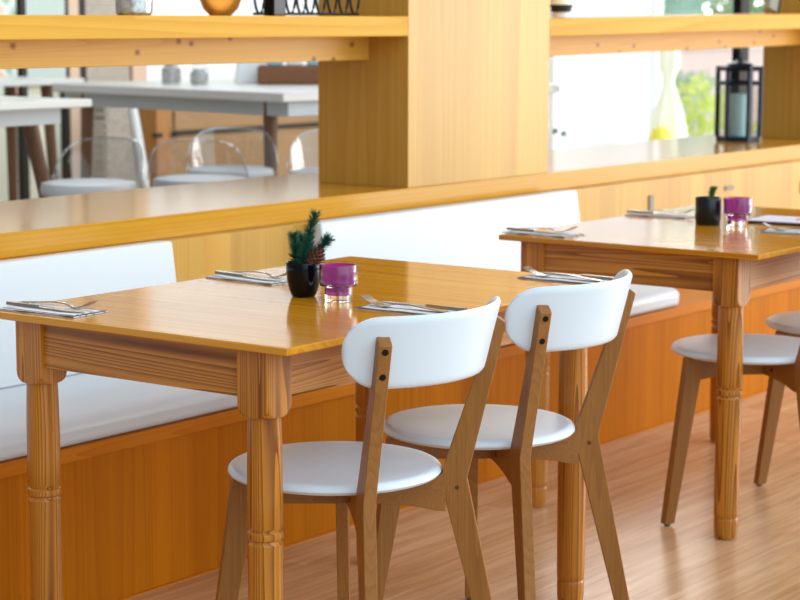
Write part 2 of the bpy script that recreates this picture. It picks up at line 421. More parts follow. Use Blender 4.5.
T1 = make_table('varnished pine table nearest the camera, at the left, with turned legs')
T1['group'] = 'pine dining tables'
T2 = copy_tree(T1); T1.location = (2.739, 2.267, 0); T2.location = (4.5625, 2.254, 0)
T2['label'] = 'varnished pine table farther back, at the right edge, with turned legs'

# ------------------------------------------------------------------ chairs
FR, FF = .6153, .9419
def radial(a):
    ca, sa = cos(a), sin(a)
    return lambda u, v, w: (u*ca-w*sa, u*sa+w*ca, v)

def make_chair(label):
    t = thing('dining_chair', label, 'chair')
    bm = bmesh.new()
    rs = .2095
    lathe(bm, [(.12, .4485), (rs-.012, .4485), (rs-.004, .4515), (rs, .4565), (rs-.0005, .4615), (rs-.004, .4665), (rs-.009, .4692), (rs-.018, .4700), (.13, .4700), (.06, .4700)], 72)
    obj('seat', bm, M['white_plastic'], t, smooth=True)
    # curved plywood backrest
    bm = bmesh.new(); nb, nz = 48, 14; bmx = radians(57); zc, hh, th = .7330, .069, .0155
    def rad(z): return .2565+(z-.7245)*.24
    grid = {}
    for side in (0, 1):
        for i in range(nb+1):
            s = -cos(pi*i/nb)              # -1..1 denser at the ends
            be = s*bmx
            s0 = .70; e = max(0, (abs(s)-s0)/(1-s0))
            hz = max(hh*math.sqrt(max(0, 1-e**2.15)), .004)
            for j in range(nz+1):
                q = -cos(pi*j/nz); z = zc+hz*q
                edge = min(1, (1-abs(q))*8) if hz > .02 else .6
                edge = max(edge, 0); edge = math.sqrt(max(0, 1-(1-edge)**2))
                ed2 = min(1, (1-abs(s))*22); ed2 = math.sqrt(max(0, 1-(1-ed2)**2))
                tt = th*.5*max(.12, min(edge, ed2))
                r = rad(z)-th/2+(tt if side == 0 else -tt)
                a = -pi/2+be
                grid[side, i, j] = bm.verts.new((r*cos(a), r*sin(a)-.06, z))
    for side in (0, 1):
        for i in range(nb):
            for j in range(nz):
                f = [grid[side, i, j], grid[side, i+1, j], grid[side, i+1, j+1], grid[side, i, j+1]]
                bm.faces.new(f if side else f[::-1])
    for i in range(nb):
        for j in (0, nz): bm.faces.new((grid[0, i, j], grid[0, i+1, j], grid[1, i+1, j], grid[1, i, j]))
    for j in range(nz):
        for i in (0, nb): bm.faces.new((grid[0, i, j], grid[0, i, j+1], grid[1, i, j+1], grid[1, i, j]))
    obj('backrest', bm, M['white_plastic'], t, smooth=True)
    # rear legs run up past the seat as backrest posts
    rp = [(.348, .007), (.2596, .443), (.3330, .7510), (.3300, .7545), (.3125, .766), (.2120, .462), (.2105, .425), (.318, .007)]
    for s in (-1, 1):
        a = -pi/2+s*FR; f0 = radial(a); f = (lambda u, v, w, f0=f0, s=s: f0(u, v, w+s*(.443-v)*.034)); bm = bmesh.new(); prism(bm, rp, f, .025)
        lg = obj('leg', bm, M['oak'], t, .0015)
        gb = bmesh.new(); lathe(gb, [(.008, 0), (.008, .0075)], 16, loc=f(.333, 0, 0)); obj('glide', gb, M['glide'], lg)
        for z in (.739, .692):
            rr = .2596+(z-.443)*.2398
            sb = bmesh.new(); nrm = Vector((cos(a), sin(a), -.2398)).normalized(); p = Vector(f(rr, z, 0))
            rings = lathe(sb, [(.0062, -.003), (.0062, .0006)], 16)
            bmesh.ops.transform(sb, matrix=Matrix.Translation(p) @ nrm.to_track_quat('Z', 'Y').to_matrix().to_4x4(), verts=sb.verts)
            obj('screw', sb, M['dark_screw'], lg)
        sb = bmesh.new(); p = Vector(f(.24, .425, s*-.0125)); nrm = Vector((-sin(a), cos(a), 0))*-s
        lathe(sb, [(.004, -.002), (.0045, .0005)], 12)
        bmesh.ops.transform(sb, matrix=Matrix.Translation(p) @ nrm.to_track_quat('Z', 'Y').to_matrix().to_4x4(), verts=sb.verts)
        obj('screw', sb, M['stem'], lg)
    fp = [(.2647, .007), (.2047, .4482), (.158, .4482), (.163, .39), (.236, .007)]
    for s in (-1, 1):
        f = radial(pi/2+s*FF); bm = bmesh.new(); prism(bm, fp, f, .025)
        lg = obj('leg', bm, M['oak'], t, .0015)
        gb = bmesh.new(); lathe(gb, [(.008, 0), (.008, .0075)], 16, loc=f(.2505, 0, 0)); obj('glide', gb, M['glide'], lg)
    # crossed rails under the seat
    for s in (-1, 1):
        a0 = -pi/2+s*FR; a1 = pi/2+s*FF
        p0 = Vector((cos(a0)*.216, sin(a0)*.216, 0)); p1 = Vector((cos(a1)*.165, sin(a1)*.165, 0))
        d = (p1-p0); ln = d.length; d.normalize(); n = Vector((-d.y, d.x, 0))
        fr = lambda u, v, w: tuple(p0+d*u+n*w+Vector((0, 0, v)))
        pts = [(0, .377), (0, .462), (.012, .4483), (ln, .4483), (ln, .388), (ln-.06, .398), (.13, .394), (.09, .391), (.05, .386), (.02, .379)]
        bm = bmesh.new(); prism(bm, pts, fr, .0235); rl = obj('rail', bm, M['oak_rail'], t, .0012)
        for u in (ln*.34, ln*.62):
            sb = bmesh.new(); lathe(sb, [(.0055, -.002), (.0055, .0006)], 12)
            p = Vector(fr(u, .414, .01175*-s)); nn = n*-s
            bmesh.ops.transform(sb, matrix=Matrix.Translation(p) @ nn.to_track_quat('Z', 'Y').to_matrix().to_4x4(), verts=sb.verts)
            obj('screw', sb, M['dark_screw'], rl)
    return t
ch = make_chair('x')
chairs = [(3.055, 2.409, -.041, 'white round-seat oak chair nearest the camera, pulled up to the first table'),
          (3.559, 2.413, .024, 'white round-seat oak chair second from the left, overlapped by the nearest chair'),
          (4.857, 2.416, .135, 'white round-seat oak chair behind the near leg of the second table'),
          (5.417, 2.414, .064, 'white round-seat oak chair half cut off by the right edge of the photo')]
for i, (x, y, a, lab) in enumerate(chairs):
    c = ch if i == len(chairs)-1 else copy_tree(ch)
    c.location = (x, y, 0); c.rotation_euler = (0, 0, a); c['label'] = lab; c['group'] = 'chairs at the pine tables'

# ------------------------------------------------------------------ place settings
def ribbon(bm, pts, t):
    """pts: (y, z, halfwidth, xoff) flat bar along y"""
    rings = []
    for y, z, w, xo in pts:
        rings.append([bm.verts.new((xo-w, y, z)), bm.verts.new((xo+w, y, z)), bm.verts.new((xo+w*.8, y, z+t)), bm.verts.new((xo-w*.8, y, z+t))])
    for a, b in zip(rings, rings[1:]):
        for k in range(4): bm.faces.new((a[k], a[(k+1) % 4], b[(k+1) % 4], b[k]))
    bm.faces.new(rings[0][::-1]); bm.faces.new(rings[-1])

def fork_bm():
    bm = bmesh.new()
    ribbon(bm, [(-.10, .0005, .0065, 0), (-.092, .001, .0085, 0), (-.05, .004, .006, 0), (-.01, .0075, .0036, 0), (.02, .0065, .003, 0), (.035, .003, .0045, 0), (.045, .001, .0112, 0), (.055, .0012, .0130, 0)], .0022)
    for k in range(4):
        xo = (k-1.5)*.0074
        ribbon(bm, [(.054, .0012, .0017, xo), (.07, .005, .0013, xo), (.086, .0115, .0012, xo), (.099, .0185, .0008, xo)], .0018)
    return bm
def knife_bm():
    bm = bmesh.new()
    ribbon(bm, [(-.11, .0005, .006, 0), (-.10, .0005, .0085, 0), (-.06, .0005, .0075, 0), (-.015, .0005, .006, 0)], .006)
    ribbon(bm, [(-.015, .002, .0065, 0), (.0, .002, .0085, .001), (.06, .0018, .009, .0015), (.09, .0015, .006, -.001), (.102, .0015, .0012, -.005)], .0015)
    return bm
def napkin_bm():
    bm = bmesh.new(); random.seed(3)
    for k, (sx, sy, dx, dy, rot) in enumerate(((.051, .105, 0, 0, .02), (.0505, .1035, -.001, .001, .015), (.045, .099, .003, -.003, .03), (.03, .096, .013, .003, .0))):
        m = Matrix.Translation((dx, dy, 0)) @ Matrix.Rotation(rot, 4, 'Z')
        z0 = k*.0012
        n = 6; top = []; bot = []
        for j in range(n+1):
            y = -sy+2*sy*j/n
            w = .0016*sin(j*1.9+k)*.5 if 0 < j < n else .0009
            for lst, dz in ((bot, 0), (top, .0009)):
                lst.append([bm.verts.new(m @ Vector((x, y, max(z0+dz*.9, z0+dz+max(0, w)*.6)))) for x in (-sx, -sx*.3, sx*.4, sx)])
        for j in range(n):
            for i in range(3):
                bm.faces.new((top[j][i], top[j][i+1], top[j+1][i+1], top[j+1][i])).material_index = int(k == 1); bm.faces.new((bot[j][i], bot[j+1][i], bot[j+1][i+1], bot[j][i+1]))
            for i in (0, 3): bm.faces.new((top[j][i], top[j+1][i], bot[j+1][i], bot[j][i])).material_index = k % 2
        for j in (0, n):
            for i in range(3): bm.faces.new((top[j][i], top[j][i+1], bot[j][i+1], bot[j][i]))
    return bm
nap = obj('napkin', napkin_bm(), [M['napkin'], M['grey_fold']]); frk = obj('fork', fork_bm(), M['steel'], smooth=True); knf = obj('knife', knife_bm(), M['steel'], smooth=True)
frk.data.set_sharp_from_angle(angle=radians(50)); knf.data.set_sharp_from_angle(angle=radians(50))
settings = [(2.812, 2.937, pi+.03, 'at the left corner of the first table'),
            (3.430, 2.935, pi-.10, 'on the first table, left of the black pot'),
            (3.257, 2.371, .02, 'on the first table, behind the nearest chair'),
            (3.857, 2.372, -.02, 'on the first table, behind the second chair'),
            (4.647, 2.942, pi-.06, 'at the left corner of the second table'),
            (5.297, 2.935, pi-.02, 'on the second table, left of its black pot'),
            (5.112, 2.395, .15, 'on the second table, at the right edge')]
for i, (x, y, a, where) in enumerate(settings):
    last = i == len(settings)-1
    bench_side = abs(a) > 2
    for src, cat, lab, dx, dy, dz, da in ((nap, 'napkin', 'grey printed folded napkin ', 0, 0, 0, 0),
                                          (frk, 'fork', 'steel fork on the napkin ', -.016, -.012, .0050, .04),
                                          (knf, 'knife', 'steel knife on the napkin ', .028, -.004, .0050, -.03)):
        o = src if last else src.copy()
        if not last: C.objects.link(o)
        if bench_side: dx = -dx*.9 if cat == 'fork' else dx*.4
        if bench_side and cat == 'fork': dx = -.030
        if not bench_side and cat == 'fork': dy = .006
        o.location = (x+dx*cos(a)-dy*sin(a), y+dx*sin(a)+dy*cos(a), .7502+dz); o.rotation_euler = (0, 0, a+da)
        tag(o, lab+where, cat, cat+'s on the two tables' if cat != 'knife' else 'knives on the two tables')

# ------------------------------------------------------------------ pots and candle holders
def needles(bm, path, n, ln, rad):
    path = [Vector(p) for p in path]
    for k in range(n):
        t = random.random()**.85*(len(path)-1); i = min(int(t), len(path)-2); p = path[i].lerp(path[i+1], t-i)
        d = (path[i+1]-path[i]).normalized()
        a = random.uniform(0, 2*pi); u = d.orthogonal().normalized(); v = d.cross(u)
        out = (u*cos(a)+v*sin(a))*random.uniform(.7, 1)+d*random.uniform(.5, 1.0); out.normalize()
        l = ln*random.uniform(.7, 1.1); q = p+out*l
        s = out.orthogonal().normalized()*rad; w = out.cross(s).normalized()*rad
        b = [bm.verts.new(p+s), bm.verts.new(p-s*.5+w*.87), bm.verts.new(p-s*.5-w*.87)]
        tip = [bm.verts.new(q+s*.35), bm.verts.new(q-s*.2+w*.3), bm.verts.new(q-s*.2-w*.3)]
        for m in range(3): bm.faces.new((b[m], b[(m+1) % 3], tip[(m+1) % 3], tip[m]))
        bm.faces.new(tip)

def pine_pot():
    t = thing('potted_pine_sprig', 'small glossy black pot of pine sprigs with a brown cone, on the first table', 'plant', (3.286, 2.674, .7501)); K = 1.13
    bm = bmesh.new()
    lathe(bm, [(q_*K, w_*K) for q_, w_ in (x for x in [(.0195, 0), (.0225, .002), (.0275, .014), (.0315, .032), (.0328, .048), (.0330, .062), (.0322, .0645), (.0305, .063), (.030, .05), (.029, .046)])], 40, closed_top=True)
    p = obj('pot', bm, M['black_glaze'], t, smooth=True)
    # x+ / y- = towards the right of the photograph
    r = Vector((.593, -.805, 0)); d = Vector((.805, .593, 0)); z = Vector((0, 0, 1))
    P = lambda a, b, c: (r*a+d*b+z*c)*K
    for path, n in (([P(.004, 0, .046), P(.010, .002, .085), P(.012, .004, .120), P(.022, .004, .155)], 330),
                    ([P(-.008, -.003, .046), P(-.016, -.006, .075), P(-.016, -.010, .100), P(-.018, -.008, .116)], 260),
                    ([P(-.004, -.008, .050), P(.0, -.014, .080), P(.008, -.012, .108)], 240),
                    ([P(-.010, .004, .048), P(-.010, .006, .080), P(-.002, .004, .112)], 240),
                    ([P(.006, .004, .048), P(.018, .004, .075), P(.034, .002, .095), P(.046, .0, .108)], 240)):
        sb = bmesh.new(); tube(sb, path, [.0022, .0018, .0014, .001][:len(path)], 6)
        for f in sb.faces: f.material_index = 1
        k0 = len(sb.faces)
        needles(sb, path, int(n*2.0), .0185, .0007)
        obj('sprig', sb, [M['needle'], M['stem']], t)
    # cone
    cb = bmesh.new(); ax = Vector((.55, -.3, .75)).normalized(); base = P(.009, -.016, .056)
    q = ax.to_track_quat('Z', 'Y').to_matrix().to_4x4(); mt = Matrix.Translation(base) @ q @ Matrix.Scale(1.35, 4)
    prof = [(.004, 0), (.0095, .006), (.0115, .014), (.010, .024), (.006, .033), (.002, .037)]
    v0 = len(cb.verts); lathe(cb, prof, 16)
    for lv in range(9):
        s = lv/9; zz = .003+s*.032; rr = .0125*math.sin(pi*(.22+.72*s))
        for k in range(9):
            a = 2*pi*(k+.5*(lv % 2))/9
            e = Vector((cos(a), sin(a), 0)); tn = Vector((-sin(a), cos(a), 0))
            c0 = e*(rr*.72)+Vector((0, 0, zz)); c1 = e*(rr*1.22)+Vector((0, 0, zz+.004)); w = .0036
            vs = [cb.verts.new(c0-tn*w*.6), cb.verts.new(c0+tn*w*.6), cb.verts.new(c1+tn*w*.5), cb.verts.new(c1+Vector((0, 0, .0012))), cb.verts.new(c1-tn*w*.5)]
            cb.faces.new(vs)
            ws = [cb.verts.new(v.co+Vector((0, 0, -.0012))-e*.0005) for v in vs]
            cb.faces.new(ws[::-1])
            for m in range(5): cb.faces.new((vs[m], ws[m], ws[(m+1) % 5], vs[(m+1) % 5]))
    bmesh.ops.transform(cb, matrix=mt, verts=cb.verts)
    obj('pine_cone', cb, M['cone'], t)
pine_pot()

def small_pot():
    t = thing('potted_pine_sprig', 'matt black cylindrical pot with a tiny green sprig, on the second table', 'plant', (5.155, 2.708, .7501))
    bm = bmesh.new()
    lathe(bm, [(.0345, 0), (.0355, .003), (.0355, .012), (.037, .014), (.037, .0765), (.036, .078), (.0345, .077), (.0345, .069)], 40)
    obj('pot', bm, M['black_matt'], t, smooth=True)
    sb = bmesh.new(); path = [(.004, -.004, .066), (.007, -.006, .085), (.011, -.010, .103)]
    tube(sb, path, .0014, 6)
    for f in sb.faces: f.material_index = 1
    needles(sb, path, 320, .015, .0009)
    obj('sprig', sb, [M['moss'], M['stem']], t)
small_pot()

def votive(label, loc, sc):
    t = thing('candle_holder', label, 'candle holder', loc)
    S = lambda pr: [(r*sc, z*sc) for r, z in pr]
    bm = bmesh.new()
    lathe(bm, S([(.0250, 0), (.0262, .001), (.0266, .0275), (.0285, .0295), (.0355, .0305), (.0362, .0330), (.0365, .0700), (.0360, .0712), (.0352, .0706), (.0345, .0345), (.0270, .0300), (.0246, .0280), (.0244, .0135), (.0238, .0130)]), 48)
    obj('glass', bm, M['votive'], t, smooth=True)
    bm = bmesh.new()
    lathe(bm, S([(.0235, .0138), (.0240, .0142), (.0240, .0285), (.0262, .0308), (.0338, .0352), (.0343, .0690), (.0332, .0690), (.0328, .0370), (.0255, .0325), (.0232, .0300), (.0230, .0200)]), 48)
    obj('liner', bm, M['purple'], t, smooth=True)
votive('stepped clear glass candle holder with purple lining, beside the black pot on the first table', (3.274, 2.571, .7501), 1.09)
votive('purple candle holder beside the matt black pot on the second table', (5.179, 2.627, .7501), 1.12)

def menu():
    t = thing('menu_folder', 'flat black-edged menu with a pale cover lying on the second table', 'menu', (5.360, 2.560, .7501), .1)
    obj('cover', bx(-.09, .09, -.095, .095, 0, .006), M['dark_cover'], t, .001)
    obj('sheet', bx(-.085, .085, -.09, .092, .006, .0085), M['lilac_paper'], t)
    obj('card', bx(-.02, .07, -.085, -.03, .0085, .011), M['coral'], t, rot=(0, 0, .1))
menu()

# ------------------------------------------------------------------ things on the shelves and counter
def wire_rack():
    t = thing('wire_rack', 'black wire rack of narrow loops on the left shelf, against the pillar', 'rack', (4.70, 3.80, 1.337))
    bm = bmesh.new()
    xs = [-.215, -.03+.0, .03, .085, .14, .19]
    tube(bm, [(-.25, 0, .006), (.24, 0, .006)], .004)
    obj('base_rod', bm, M['frame_black'], t, smooth=True)
    for x in (-.225, -.085, -.035, .005, .055, .11, .165, .22):
        b2 = bmesh.new()
        tube(b2, [(x+0.0245*cos(a), .0, .082+.076*sin(a)) for a in [2*pi*k/28 for k in range(28)]], .0038, 8, True)
        obj('loop', b2, M['frame_black'], t, smooth=True)
    obj('post', bx(-.185, -.130, -.02, .02, 0, .2), M['frame_black'], t, .003)
wire_rack()

def jar(name, label, cat, loc, prof, mat, extra=None):
    bm = bmesh.new(); lathe(bm, prof, 32)
    if extra is None:
        o = obj(name, bm, mat, None, smooth=True, loc=loc); return tag(o, label, cat)
    t = thing(name, label, cat, loc); obj('body', bm, mat, t, smooth=True)
    for nm, pr, mm in extra:
        b = bmesh.new(); lathe(b, pr, 32); obj(nm, b, mm, t, smooth=True)
    return t
m_crackle = plain('silver_crackle_glass', lin(190, 188, 186), .15, .5, var=.9, bscale=90)
jar('glass_jar', 'crackled silver glass jar on the left shelf, farthest left', 'jar', (4.085, 3.92, 1.337), [(.045, 0), (.052, .008), (.054, .07), (.048, .11), (.042, .12)], m_crackle)
jar('amber_vase', 'amber glass vase on the left shelf, left of the wire rack', 'vase', (4.42, 3.90, 1.337), [(.03, 0), (.05, .02), (.07, .07), (.06, .13), (.04, .16), (.045, .18)], M['amber'])
jar('spice_jar', 'small jar with a brown base on the right shelf, beside the broad pillar', 'jar', (6.20, 3.86, 1.3352), [(.028, 0), (.030, .018), (.026, .022)], M['white_paper'],
    [('band', [(.036, .020), (.037, .028), (.037, .034), (.042, .038), (.042, .045)], M['black_paint']), ('top', [(.038, .045), (.038, .10), (.02, .11)], M['cream_cloth'])])
def slate():
    t = thing('picture_frame', 'grey board with a black edge leaning on the right shelf by the far pillar', 'picture', (8.02, 3.93, 1.3556))
    m = Matrix.Rotation(.28, 4, 'Y')
    obj('board', bx(-.045, .03, -.01, .01, .012, .30, mtx=m), M['grey_slate'], t)
    obj('edge', bx(.03, .045, -.012, .012, .008, .30, mtx=m), M['frame_black'], t)
slate()

def lantern():
    t = thing('lantern', 'blue-black metal lantern with glass sides standing on the counter by the far pillar', 'lantern', (7.93, 4.03, .8088), radians(19))
    R, H = .091, .322; zm = .250
    P = [(R*cos(pi/6+k*pi/3+.1), R*sin(pi/6+k*pi/3+.1)) for k in range(6)]
    def plate(z0, z1, s):
        bm = bmesh.new(); a = [bm.verts.new((x*s, y*s, z0)) for x, y in P]; b = [bm.verts.new((x*s, y*s, z1)) for x, y in P]
        bm.faces.new(a[::-1]); bm.faces.new(b)
        for k in range(6): bm.faces.new((a[k], a[(k+1) % 6], b[(k+1) % 6], b[k]))
        return bm
    obj('base', plate(0, .022, 1.04), M['frame_navy'], t, .002)
    bm = bmesh.new()
    for z in (zm, H-.012):
        for k in range(6):
            (x0, y0), (x1, y1) = P[k], P[(k+1) % 6]; tube(bm, [(x0, y0, z), (x1, y1, z)], .010, 6)
    obj('ring', bm, M['frame_navy'], t)
    for k in range(6):
        b = bmesh.new(); tube(b, [(P[k][0], P[k][1], .02), (P[k][0], P[k][1], H)], .0105, 6); obj('post', b, M['frame_navy'], t)
        (x0, y0), (x1, y1) = P[k], P[(k+1) % 6]
        g = bmesh.new(); s = .97
        vs = [g.verts.new((x0*s, y0*s, .022)), g.verts.new((x1*s, y1*s, .022)), g.verts.new((x1*s, y1*s, zm)), g.verts.new((x0*s, y0*s, zm))]; g.faces.new(vs)
        obj('pane', g, M['glass'], t)
    b = plate(H-.012, H, 1.03)
    lathe(b, [(.06, H), (.05, H+.012), (.02, H+.022), (.012, H+.03)], 16)
    obj('lid', b, M['frame_navy'], t)
    b = bmesh.new(); tube(b, [(.022*cos(a), 0, H+.045+.022*sin(a)) for a in [2*pi*k/20 for k in range(20)]], .003, 6, True); obj('handle_ring', b, M['frame_navy'], t)
    b = bmesh.new(); lathe(b, [(.036, .022), (.036, .20), (.033, .203)], 24); obj('candle', b, M['wax'], t, smooth=True)
lantern()

# glazing behind the right-hand opening
w = obj('window_1', bx(8.47, 8.56, 4.305, 4.345, .8092, 2.3), M['frame_black']); w['kind'] = 'structure'
p = obj('pane', bx(5.9, 8.47, 4.322, 4.328, .8092, 2.3), M['window_glass'], w)

# ------------------------------------------------------------------ the other room (raised floor at z=.28)
F = .28
def far_table(label, x0, x1, y0, y1, z, apron_in, lx, ly, splay, th=.03, rz=0):
    cx, cy = (x0+x1)/2, (y0+y1)/2
    if rz: v = Vector((cx-x0, cy-y0, 0)); v.rotate(Matrix.Rotation(rz, 3, 'Z')); cx, cy = x0+v.x, y0+v.y
    t = thing('cafe_table', label, 'table', (cx, cy, F), rz)
    hx, hy = (x1-x0)/2, (y1-y0)/2
    obj('tabletop', bx(-hx, hx, -hy, hy, z-F-th, z-F), M['grey_white_table'], t, .006)
    if apron_in: obj('apron', bx(-hx+apron_in, hx-apron_in, -hy+apron_in*.5, hy-apron_in*.5, z-F-th-.06, z-F-th), M['pale_apron'], t, .003)
    for sx in (-1, 1):
        for sy in (-1, 1):
            b = bmesh.new(); px, py = sx*(hx-lx), sy*(hy-ly)
            tube(b, [(px+sx*splay, py+sy*splay, .0), (px, py, z-F-th)], [.022, .032], 12); obj('leg', b, M['walnut'], t, smooth=True)
far_table('pale cafe table in the other room at the left edge, behind the counter', 4.15, 5.42, 5.42, 6.15, 1.03, .11, .11, .24, .10)
far_table('long pale cafe table in the other room, seen left of the broad pillar', 6.36, 8.07, 5.28, 6.90, 1.03, .05, .08, .17, .02, .04, rz=-.16)
far_table('distant pale cafe table in the other room at the far left edge', 6.2, 7.25, 7.3, 7.8, 1.03, 0, .15, .12, .03)

def acrylic_chair():
    t = thing('acrylic_chair', 'x', 'chair')
    # shell back: rounded, curved, clear
    bm = bmesh.new(); n, m = 20, 10; g = {}
    for i in range(n+1):
        s = -1+2*i/n; a = pi/2+s*1.25
        hz = .20*(1-abs(s)**4*.75)
        for j in range(m+1):
            q = j/m
            for k, r in ((0, .225+.03*q), (1, .218+.03*q)):
                g[i, j, k] = bm.verts.new((r*cos(a), r*sin(a)-.0, .40+hz*q+.0))
    for i in range(n):
        for j in range(m):
            bm.faces.new((g[i, j, 0], g[i+1, j, 0], g[i+1, j+1, 0], g[i, j+1, 0])); bm.faces.new((g[i, j, 1], g[i, j+1, 1], g[i+1, j+1, 1], g[i+1, j, 1]))
        bm.faces.new((g[i, m, 0], g[i+1, m, 0], g[i+1, m, 1], g[i, m, 1]))
    for j in range(m):
        for i in (0, n): bm.faces.new((g[i, j, 0], g[i, j+1, 0], g[i, j+1, 1], g[i, j, 1]))
    obj('backrest', bm, M['acrylic'], t, smooth=True)
    b = bmesh.new(); lathe(b, [(.18, .40), (.215, .405), (.222, .425), (.215, .447), (.18, .452)], 32); obj('seat_pad', b, M['cushion'], t, smooth=True)
    for sx in (-1, 1):
        for sy in (-1, 1):
            b = bmesh.new(); tube(b, [(sx*.2, sy*.2, 0), (sx*.16, sy*.16, .40)], [.012, .016], 8); obj('leg', b, M['acrylic'], t, smooth=True)
    # bright rim
    b = bmesh.new(); tube(b, [(.25*cos(pi/2+s*1.25), .25*sin(pi/2+s*1.25), .40+.20*(1-abs(s)**4*.75)) for s in [-1+2*k/24 for k in range(25)]], .005, 6); obj('rim', b, M['acrylic_rim'], t, smooth=True)
    return t
ac = acrylic_chair()
acs = [(5.33, 5.36, -1.3, 'clear acrylic chair with white pad beside the left cafe table'),
       (5.73, 5.17, 2.2, 'clear acrylic chair with white pad, its clear back towards the counter'),
       (6.17, 5.40, -.95, 'clear acrylic chair with white pad, left of the long cafe table leg'),
       (6.33, 5.00, -.95, 'clear acrylic chair with white pad, partly hidden by the broad pillar')]
for i, (x, y, a, lab) in enumerate(acs):
    c = ac if i == len(acs)-1 else copy_tree(ac)
    c.location = (x, y, F); c.scale = (.8, .8, 1); c.rotation_euler = (0, 0, a); c['label'] = lab; c['group'] = 'acrylic chairs in the other room'

# back wall and what stands before it
struct('wall_back', bx(6.2, 11.8, 8.55, 8.65, F, 3), M['wall_cream'])
for nm, x0, x1, mt, z0 in (('door_1', 7.99, 8.29, 'door_pale', .95), ('trim_2', 7.95, 7.99, 'black_paint', F), ('trim_3', 8.29, 8.32, 'black_paint', F), ('trim_4', 8.32, 8.40, 'peach', F), ('trim_5', 8.40, 8.455, 'black_paint', F), ('trim_6', 8.84, 8.95, 'peach', F)):
    struct(nm, bx(x0, x1, 8.50, 8.55, z0, 2.9), M[mt])
o = obj('window_2', bx(8.98, 11.6, 8.52, 8.55, .75, 2.6), M['coping']); o['kind'] = 'structure'
o = obj('wall_print', bx(-.3, .1, -.01, .01, -.7, .7), M['art'], None, loc=(7.84, 8.535, 1.6)); tag(o, 'colourful blotchy print at the far left of the other room, above the shelf', 'picture')
o = obj('woven_blind', bx(-.19, .17, -.012, .012, -1.0, 1.0), M['woven'], None, loc=(8.65, 8.52, 1.6)); tag(o, 'beige woven blind hanging on the back wall of the other room', 'blind')
def draped_chair():
    t = thing('draped_chair', 'chair with a beige woven cover and white cloth in the other room', 'chair', (7.7, 7.55, F))
    b = bmesh.new(); prism(b, [(-.13, 0), (-.10, .66), (.06, .66), (.11, .35), (.16, 0)], lambda u, v, w: (u, w, v), .10); obj('cover', b, M['woven'], t, .02)
    b = bmesh.new(); prism(b, [(.055, .67), (.10, .66), (.20, .22), (.20, .1), (.14, .2)], lambda u, v, w: (u, w, v), .14); obj('cloth', b, M['white_paper'], t, .015)
draped_chair()
o = obj('folding_screen', bx(-.11, .11, -.02, .02, 0, .66), M['taupe'], None, .004, loc=(8.10, 7.95, F)); tag(o, 'taupe panel standing between the draped chair and the sideboard', 'panel')
def sideboard():
    t = thing('sideboard', 'low brown wooden sideboard in the other room, under the long cafe table view', 'sideboard', (9.6, 8.25, F))
    obj('body', bx(-.95, 1.1, -.2, .2, 0, .36), M['sideboard'], t, .004)
    obj('drawer_front', bx(-.9, 1.08, -.215, -.2, .40, .53), M['sideboard'], t, .004)
    obj('top', bx(-.95, 1.1, -.2, .2, .36, .55), M['sideboard'], t, .004)
    obj('dark_strip', bx(-.9, 1.08, -.206, -.2, .37, .395), M['black_paint'], t)  # solid black strip between body and drawer front
    obj('post', bx(-1.06, -.95, -.22, .2, 0, .56), M['orange_post'], t, .004)
    for x in (-1.06, -.90): obj('handle', bx(x-.03, x+.03, -.24, -.215, .37, .395), M['frame_black'], t, .003)
sideboard()

# on the long cafe table
for k, (x, y, h, r) in enumerate(((6.93, 6.42, .09, .045), (7.03, 6.33, .10, .04), (6.92, 6.24, .07, .04))):
    bm = bmesh.new(); lathe(bm, [(r*.9, 0), (r, .01), (r, h*.75), (r*.7, h*.9), (r*.7, h)], 24)
    o = obj('condiment_jar', bm, m_crackle if k != 1 else M['glass'], None, smooth=True, loc=(x, y, 1.03))
    tag(o, ('silvery jar at the far end of the condiments on the long cafe table', 'clear glass jar among the condiments on the long cafe table', 'silvery jar nearest the white box on the long cafe table')[k], 'jar', 'condiments on the long cafe table')
bm = bmesh.new()
a = [bm.verts.new(v) for v in ((-.09, -.07, 0), (.09, -.07, 0), (.09, .07, 0), (-.09, .07, 0))]; b = [bm.verts.new(v) for v in ((-.07, -.05, .13), (.07, -.05, .13), (.07, .05, .13), (-.07, .05, .13))]
bm.faces.new(a[::-1]); bm.faces.new(b)
for k in range(4): bm.faces.new((a[k], a[(k+1) % 4], b[(k+1) % 4], b[k]))
o = obj('white_box', bm, M['white_paper'], None, .004, loc=(7.27, 6.21, 1.03), rot=(0, 0, -.8)); tag(o, 'white slope-sided box on the long cafe table, left of the basket', 'box')
def basket():
    t = thing('basket', 'brown wicker basket of folded cloths on the long cafe table', 'basket', (7.255, 5.95, 1.03), -.9)
    obj('body', bx(-.17, .17, -.1, .1, 0, .085), M['brown_wicker'], t, .01)
    for x, mt in ((-.09, 'blue_cloth'), (.0, 'white_paper'), (.09, 'blue_cloth')): obj('folded_cloth', bx(x-.035, x+.035, -.07, .07, .085, .115), M[mt], t, .008)
basket()

